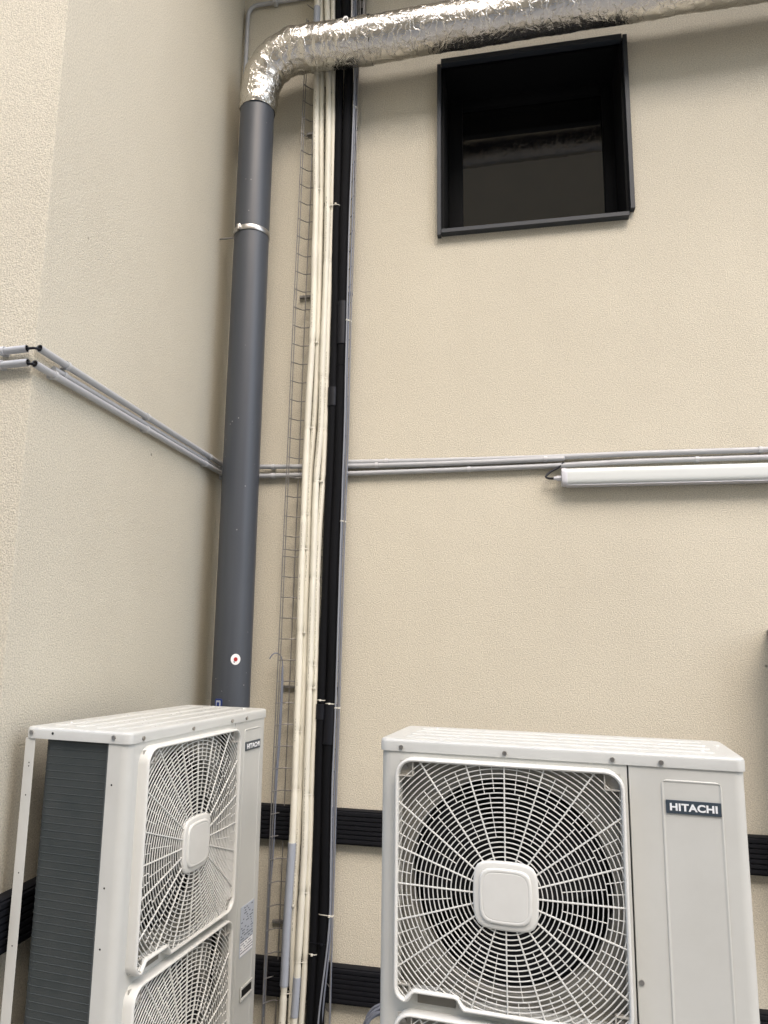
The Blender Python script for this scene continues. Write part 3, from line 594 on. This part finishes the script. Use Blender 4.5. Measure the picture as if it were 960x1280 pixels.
def make_guard(parent, zb):
    zt = zb + .631; HZ = zb + .298
    lv = [(0, 0), (.0, -.026), (.0015, -.033), (.004, -.0355), (.0065, -.0355), (.009, -.033), (.0105, -.027), (.0115, -.001)]
    loops = [[(u, y, z_) for u, z_ in bezel_outline(i, zb, zt)] for i, y in lv]
    gd = MB().loft(loops).build('fan_guard', MG, parent, angle=50)
    op = bezel_outline(.0095, zb, zt)
    RM = .405
    def yy(r): return -.024 - .012 * max(0, 1 - (r / .36) ** 2)
    def ok(x, z_): return inside(op, x, z_) and math.hypot(x - CX, z_ - HZ) < RM
    rings = MB(); k = 0
    while True:
        r = .0955 + .0124 * k; k += 1
        if r > .40: break
        st = 144; flags = [ok(CX + r * cos(2 * pi * j / st), HZ + r * sin(2 * pi * j / st)) for j in range(st)]
        pt = lambda a: (CX + r * cos(a), yy(r), HZ + r * sin(a))
        if all(flags): rings.ribbon([pt(2 * pi * j / st) for j in range(st)], .0027, .0030, True); continue
        j0 = flags.index(False); run = []
        for j in range(j0, j0 + st + 1):
            a = 2 * pi * j / st
            if flags[j % st]:
                if not run:
                    lo, hi = a - 2 * pi / st, a
                    for _ in range(8):
                        md = (lo + hi) / 2
                        if ok(*(lambda p: (p[0], p[2]))(pt(md))): hi = md
                        else: lo = md
                    if a - hi > .004: run.append(pt(hi))
                run.append(pt(a))
            elif run:
                lo, hi = a - 2 * pi / st, a
                for _ in range(8):
                    md = (lo + hi) / 2
                    if ok(*(lambda p: (p[0], p[2]))(pt(md))): lo = md
                    else: hi = md
                if lo - (a - 2 * pi / st) > .004: run.append(pt(lo))
                if len(run) > 1: rings.ribbon(run, .0027, .0030)
                run = []
    rg_ = rings.build('guard_rings', MG, gd, smooth=False); rg_['kind'] = 'stuff'
    def radial(a, r0, r1, w, d, dy=0):
        while not ok(CX + r1 * cos(a), HZ + r1 * sin(a)) and r1 > r0: r1 -= .002
        if r1 - r0 < .008: return None
        return [(CX + r * cos(a), yy(r) + dy, HZ + r * sin(a)) for r in (r0, (r0 * 2 + r1) / 3, (r0 + 2 * r1) / 3, r1)]
    for j in range(20):
        p = radial(radians(18 * j), .07, .46, 0, 0, -.0012)
        if p: MB().ribbon(p, .0037, .005).build('spoke', MG, gd, smooth=False)
    th = MB()
    for j in range(20):
        a = radians(18 * j + 9)
        for p in (radial(a, .1451, .2567, 0, 0, .0008), radial(a - radians(2.9), .2567, .331, 0, 0, .0008), radial(a + radians(2.9), .2567, .331, 0, 0, .0008)):
            if p: th.ribbon(p, .0019, .0035)
    t_ = th.build('cross_ribs', MG, gd, smooth=False); t_['kind'] = 'stuff'
    # corner pockets with a screw
    for (xc, zc, sx, sz) in ((.0595, zt - .0095, 1, -1), (.6515, zt - .0095, -1, -1), (.0595, zb + .0095, 1, 1), (.6515, zb + .0095, -1, 1)):
        f = .040 if zc > HZ else .034
        pk = MB().box((min(xc, xc + sx * f), -.012, min(zc, zc + sz * f)), (max(xc, xc + sx * f), -.008, max(zc, zc + sz * f)))
        pk.box((xc + sx * f - .0018, -.026, min(zc, zc + sz * f)), (xc + sx * f + .0018, -.008, max(zc, zc + sz * f)))
        pk.box((min(xc, xc + sx * f), -.0262, zc + sz * f - .0018), (max(xc, xc + sx * f), -.0082, zc + sz * f + .0018))
        pko = pk.build('corner_pocket', MREC2, gd, smooth=False)
        MB().cyl((xc + sx * .018, -.0165, zc + sz * .018), 'y', .0055, .005, 12).build('screw', MSCR, gd)
    # notch recess
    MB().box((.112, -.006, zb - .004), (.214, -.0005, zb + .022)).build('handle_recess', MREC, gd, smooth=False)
    # hub cap: soft square with convex sides
    def soft(hw, bul, r, cx=CX, cz=HZ, n=10):
        out = []
        for j in range(48):
            a = 2 * pi * j / 48 + .0001; e_ = 5.0; c, s_ = cos(a), sin(a)
            q = (abs(c) ** e_ + abs(s_) ** e_) ** (-1 / e_); out.append((cx + hw * q * c * (1 + bul * (1 - abs(s_))), cz + hw * q * s_ * (1 + bul * (1 - abs(c)))))
        return out
    lv = [(.080, -.018), (.083, -.034), (.0825, -.0385), (.080, -.0415), (.077, -.0425), (.067, -.0432), (.0662, -.0468), (.0640, -.0485), (.0585, -.0488), (.0578, -.0482), (.0570, -.0482), (.0560, -.0488)]
    hc = MB().loft([[(u, y, z_) for u, z_ in soft(h_, .03, 0)] for h_, y in lv])
    lst = [(u, -.0494, z_) for u, z_ in soft(.02, .0, 0)]
    hc.loft([[(u, -.0488, z_) for u, z_ in soft(.0560, .03, 0)], lst], False, True)
    hc.build('hub_cap', MG, gd, angle=55)
    return gd
def make_unit():
    u = empty('outdoor_ac_unit')
    Z0, Z1 = .20, H - .034
    # fan panel: front with two round openings, rounded left corner, narrow return
    fp = MB()
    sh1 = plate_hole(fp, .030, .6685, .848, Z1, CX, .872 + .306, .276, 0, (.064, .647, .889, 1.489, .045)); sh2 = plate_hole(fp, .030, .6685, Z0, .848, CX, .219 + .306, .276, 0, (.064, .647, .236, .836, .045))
    arc = [(.030 - .030 * sin(a), .030 - .030 * cos(a)) for a in [pi / 2 * k / 6 for k in range(7)]]
    prof = [(x, y) for x, y in arc] + [(0, .071), (.012, .0725), (.014, .0725)]
    fp.loft([[(x, y, z_) for x, y in prof] for z_ in (Z0, Z1)], closed=False)
    fp.add([(.6685, 0, Z0), (.6685, 0, Z1), (.6685, .02, Z1), (.6685, .02, Z0)], [(0, 1, 2, 3)])
    cab = fp.build('fan_panel', MC, u, angle=40)
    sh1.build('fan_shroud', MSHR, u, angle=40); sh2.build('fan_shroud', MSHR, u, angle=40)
    for (v, z_) in ((.052, 1.40), (.052, 1.12), (.052, .96), (.052, .70), (.052, .45)): MB().cyl((-.0006, v, z_), 'x', .0028, .002, 10).build('fixing_hole', MDARK, cab)
    # service panel
    ra = [(.95 - .028 + .028 * sin(a), .028 - .028 * cos(a)) for a in [pi / 2 * k / 6 for k in range(7)]]
    prof = [(.6725, .02), (.6725, .0015), (.674, 0)] + ra + [(.95, .366), (.62, .366)]
    svp = MB().loft([[(x, y, z_) for x, y in prof] for z_ in (Z0, Z1)], closed=False).build('service_panel', MC, u, angle=40)
    e0 = rrect(.750, .894, .30, 1.486, .018); sh = lambda q, y: [(min(max(x, .750 + q), .894 - q), y, min(max(z_, .30 + q), 1.486 - q)) for x, z_ in e0]
    MB().loft([sh(0, .001), sh(.0006, -.0016), sh(.0028, -.0026), sh(.0048, -.0018), sh(.0065, -.0006), sh(.009, -.0006)], False, True).build('raised_field', MC, svp, angle=70)
    bd = MB().box((.760, -.0042, 1.4035), (.8895, -.0002, 1.4365), .0006, 1).build('badge', MBADGE, svp)
    cu = bpy.data.curves.new('t', 'FONT'); cu.body = 'HITACHI'; cu.size = .0285; cu.extrude = .0004; cu.offset = .0010; cu.align_x = 'CENTER'; cu.align_y = 'CENTER'; cu.space_character = 1.04
    to = bpy.data.objects.new('t', cu); COL.objects.link(to); bpy.context.view_layer.update()
    me = bpy.data.meshes.new_from_object(to.evaluated_get(bpy.context.evaluated_depsgraph_get())); bpy.data.objects.remove(to)
    xs_ = [v.co.x for v in me.vertices]; ys_ = [v.co.y for v in me.vertices]; w_ = max(xs_) - min(xs_); h_ = max(ys_) - min(ys_); mxx = (max(xs_) + min(xs_)) / 2; myy = (max(ys_) + min(ys_)) / 2
    for v in me.vertices: x, y, z_ = v.co; v.co = ((x - mxx) * .1115 / w_, -z_, (y - myy) * .0185 / h_)
    me.materials.clear(); me.materials.append(MLET); lo = bpy.data.objects.new('lettering', me); COL.objects.link(lo); lo.parent = u; lo.location = (.8247, -.0048, 1.420); lo.parent = svp
    for (x, z_) in ((.683, .993), (.683, .42)): MB().cyl((x, -.0035, z_), 'y', .0065, .004, 14).cyl((x, -.0042, z_), 'y', .0025, .0012, 6).build('screw', MSCR, svp)
    sk_ = MB().box((.779, -.0030, .662), (.892, -.0012, .838), .0003, 1).build('sticker', MSTK, svp)
    tx = MB(); random.seed(3)
    tx.box((.783, -.0034, .666), (.888, -.0030, .712))
    tx.build('sticker_foot', MWHITE, sk_, smooth=False); tx = MB()
    for r_ in range(17):
        x = .785; z_ = .83 - r_ * .0096
        while x < .88:
            w2 = random.uniform(.004, .014)
            if random.random() < (.35 if r_ < 10 else .8): tx.box((x, -.0038, z_ - .0016), (min(x + w2, .886), -.0034 - (.0 if r_ > 11 else -.0003), z_ + .0016))
            x += w2 + .003
    tx.build('print_lines', MINK, sk_, smooth=False)
    hd = MB(); hd.box((.80, -.008, .548), (.895, -.002, .558), .002).box((.80, -.008, .508), (.895, -.002, .518), .002).box((.796, -.008, .508), (.802, -.002, .558), .002)
    hd.build('grip', MC, svp); MB().box((.803, -.0036, .519), (.893, -.0022, .547)).build('grip_recess', MDARK, svp, smooth=False)
    # coil: L-shaped finned block with the tube rows showing
    cp = [(.012, .0755)] + [(.012, .0755 + .205 * k / 3) for k in range(1, 4)] + [(.012 + .035 * (1 - cos(a)), .2805 + .035 * sin(a)) for a in [pi / 2 * k / 8 for k in range(1, 9)]] + [(.30, .3155), (.645, .3155)]
    nr = []
    for i, (x, y) in enumerate(cp):
        a = Vector(cp[max(i - 1, 0)]); b = Vector(cp[min(i + 1, len(cp) - 1)]); t = (b - a).normalized(); nr.append((-t.y, t.x))
    zs_ = []; z_ = Z0 + .004
    while z_ < Z1 - .002:
        zs_ += [(z_, 0), (z_ + .0095, 0), (z_ + .0102, .0009), (z_ + .0118, .0009), (z_ + .0125, 0)]; z_ += .0212
    zs_.append((Z1, 0))
    MB().loft([[(x + q * n_[0], y + q * n_[1], zz_) for (x, y), n_ in zip(cp, nr)] for zz_, q in zs_], closed=False).build('coil', MCOIL, u, angle=25)
    MB().box((.0075, .0725, Z0), (.030, .081, Z1)).build('coil_end_plate', MTUBE, u, smooth=False)
    # rear corner posts and rear panel
    ps = MB().box((0, .334, Z0), (.0015, .370, Z1), .0005, 1).box((.0015, .3685, Z0), (.030, .370, Z1)).build('corner_post', MC, u)
    for z_ in (1.444, 1.434, 1.35, 1.13, .93, .6): MB().cyl((-.0004, .352 if z_ not in (1.444, 1.434) else .350, z_), 'x', .0022, .001, 8).build('fixing_hole', MDARK, ps)
    # inside: divider, bottom pan
    MB().box((.647, .03, Z0), (.651, .366, Z1)).box((.652, .03, Z0 + .3), (.66, .36, Z1)).build('divider', MDARK, u, smooth=False)
    MB().box((.006, .006, .172), (.944, .362, .199), .004).build('base_pan', MC, u)
    for x in (.12, .77):
        MB().box((x, -.03, .10), (x + .06, .40, .171), .006).build('foot', MRAIL, u)
    # fans
    for zc in (.872 + .306, .219 + .306):
        f = MB(); f.cyl((CX, .045, zc), 'y', .062, .07, 32)
        for b in range(3):
            gl = []
            for i in range(9):
                r = .055 + .20 * i / 8; row = []
                for j in range(9):
                    s_ = j / 8 - .5; a = radians(120 * b + 20) + s_ * radians(88) + .5 * (r - .06) / .2; row.append((CX + r * cos(a), .075 + s_ * .065 * (1 - .25 * i / 8) + .01 * cos(s_ * 3), zc + r * sin(a)))
                gl.append(row)
            f.loft(gl, closed=False)
        f.build('fan', MFAN, u, angle=60)
    make_guard(u, .872); make_guard(u, .219)
    # lid
    def out(q, r=.026): return rrect(-.004 + q, .954 - q, -.004 + q, .374 - q, max(r - q, .004), 6)
    lv = [(.0, H - .034), (0, H - .010), (.0012, H - .0055), (.004, H - .002), (.009, H - .0005), (.014, H), (.0155, H)]
    lid = MB().loft([[(x, y, z_) for x, y in out(q)] for q, z_ in lv], True, True).build('top_cover', MLID, u, angle=50)
    for y in (.075, .150, .225, .300):
        rr = lambda q: rrect(.055 + q, .895 - q, y - .022 + q, y + .022 - q, .016 - q if q < .015 else .001, 5)
        MB().loft([[(a, b, H + h_ - .001) for a, b in rr(q)] for q, h_ in ((0, 0), (.003, .0028), (.006, .0042), (.009, .0045), (.0105, .0045))], False, True).build('pressed_rib', MLID, lid, angle=30)
    for x in (.061, .353, .633, .753):
        MB().cyl((x, -.0085, H - .0225), 'y', .0062, .005, 14).cyl((x, -.0090, H - .0225), 'y', .0022, .001, 6).build('screw', MSCR, lid)
    for v in (.346, .052):
        MB().cyl((-.0085, v, H - .0165), 'x', .0062, .005, 14).build('screw', MSCR, lid)
    MB().cyl((-.0046, .269, H - .0165), 'x', .004, .002, 12).build('fixing_hole', MDARK, lid)
    dr = MB(); random.seed(11)
    for k in range(150):
        x, y = random.uniform(.03, .93), random.uniform(.02, .36); r = random.uniform(.0012, .0034) * (2 if random.random() < .12 else 1)
        hz = H + (.0035 if any(abs(y - c) < .017 for c in (.075, .15, .225, .3)) and .06 < x < .89 else -.0004)
        ring = lambda q, h_: [(x + r * q * cos(a) * 1.2, y + r * q * sin(a), hz + h_ * r) for a in [2 * pi * j / 8 for j in range(8)]]
        dr.loft([ring(1, 0), ring(.85, .22), ring(.45, .36)], False, True)
    dr = dr.build('water_drops', MDROP, lid, angle=80); dr['kind'] = 'stuff'
    return u
MDROP = mat('water_drop', (.62, .63, .62), .06, spec=.8)
ua = make_unit()
ub = copy_tree(ua)
ua.location = (1.1474, -1.4998, 0); ua.rotation_euler = (0, 0, -.0898)
ub.location = (.4317, -1.6412, 0); ub.rotation_euler = (0, 0, 1.4618)
tag(ua, 'cream two-fan air conditioner outdoor unit facing the camera, right of the pipes', 'air conditioner', 'outdoor air conditioner units')
tag(ub, 'cream air conditioner outdoor unit turned sideways at left, dark coil end toward the camera', 'air conditioner', 'outdoor air conditioner units')
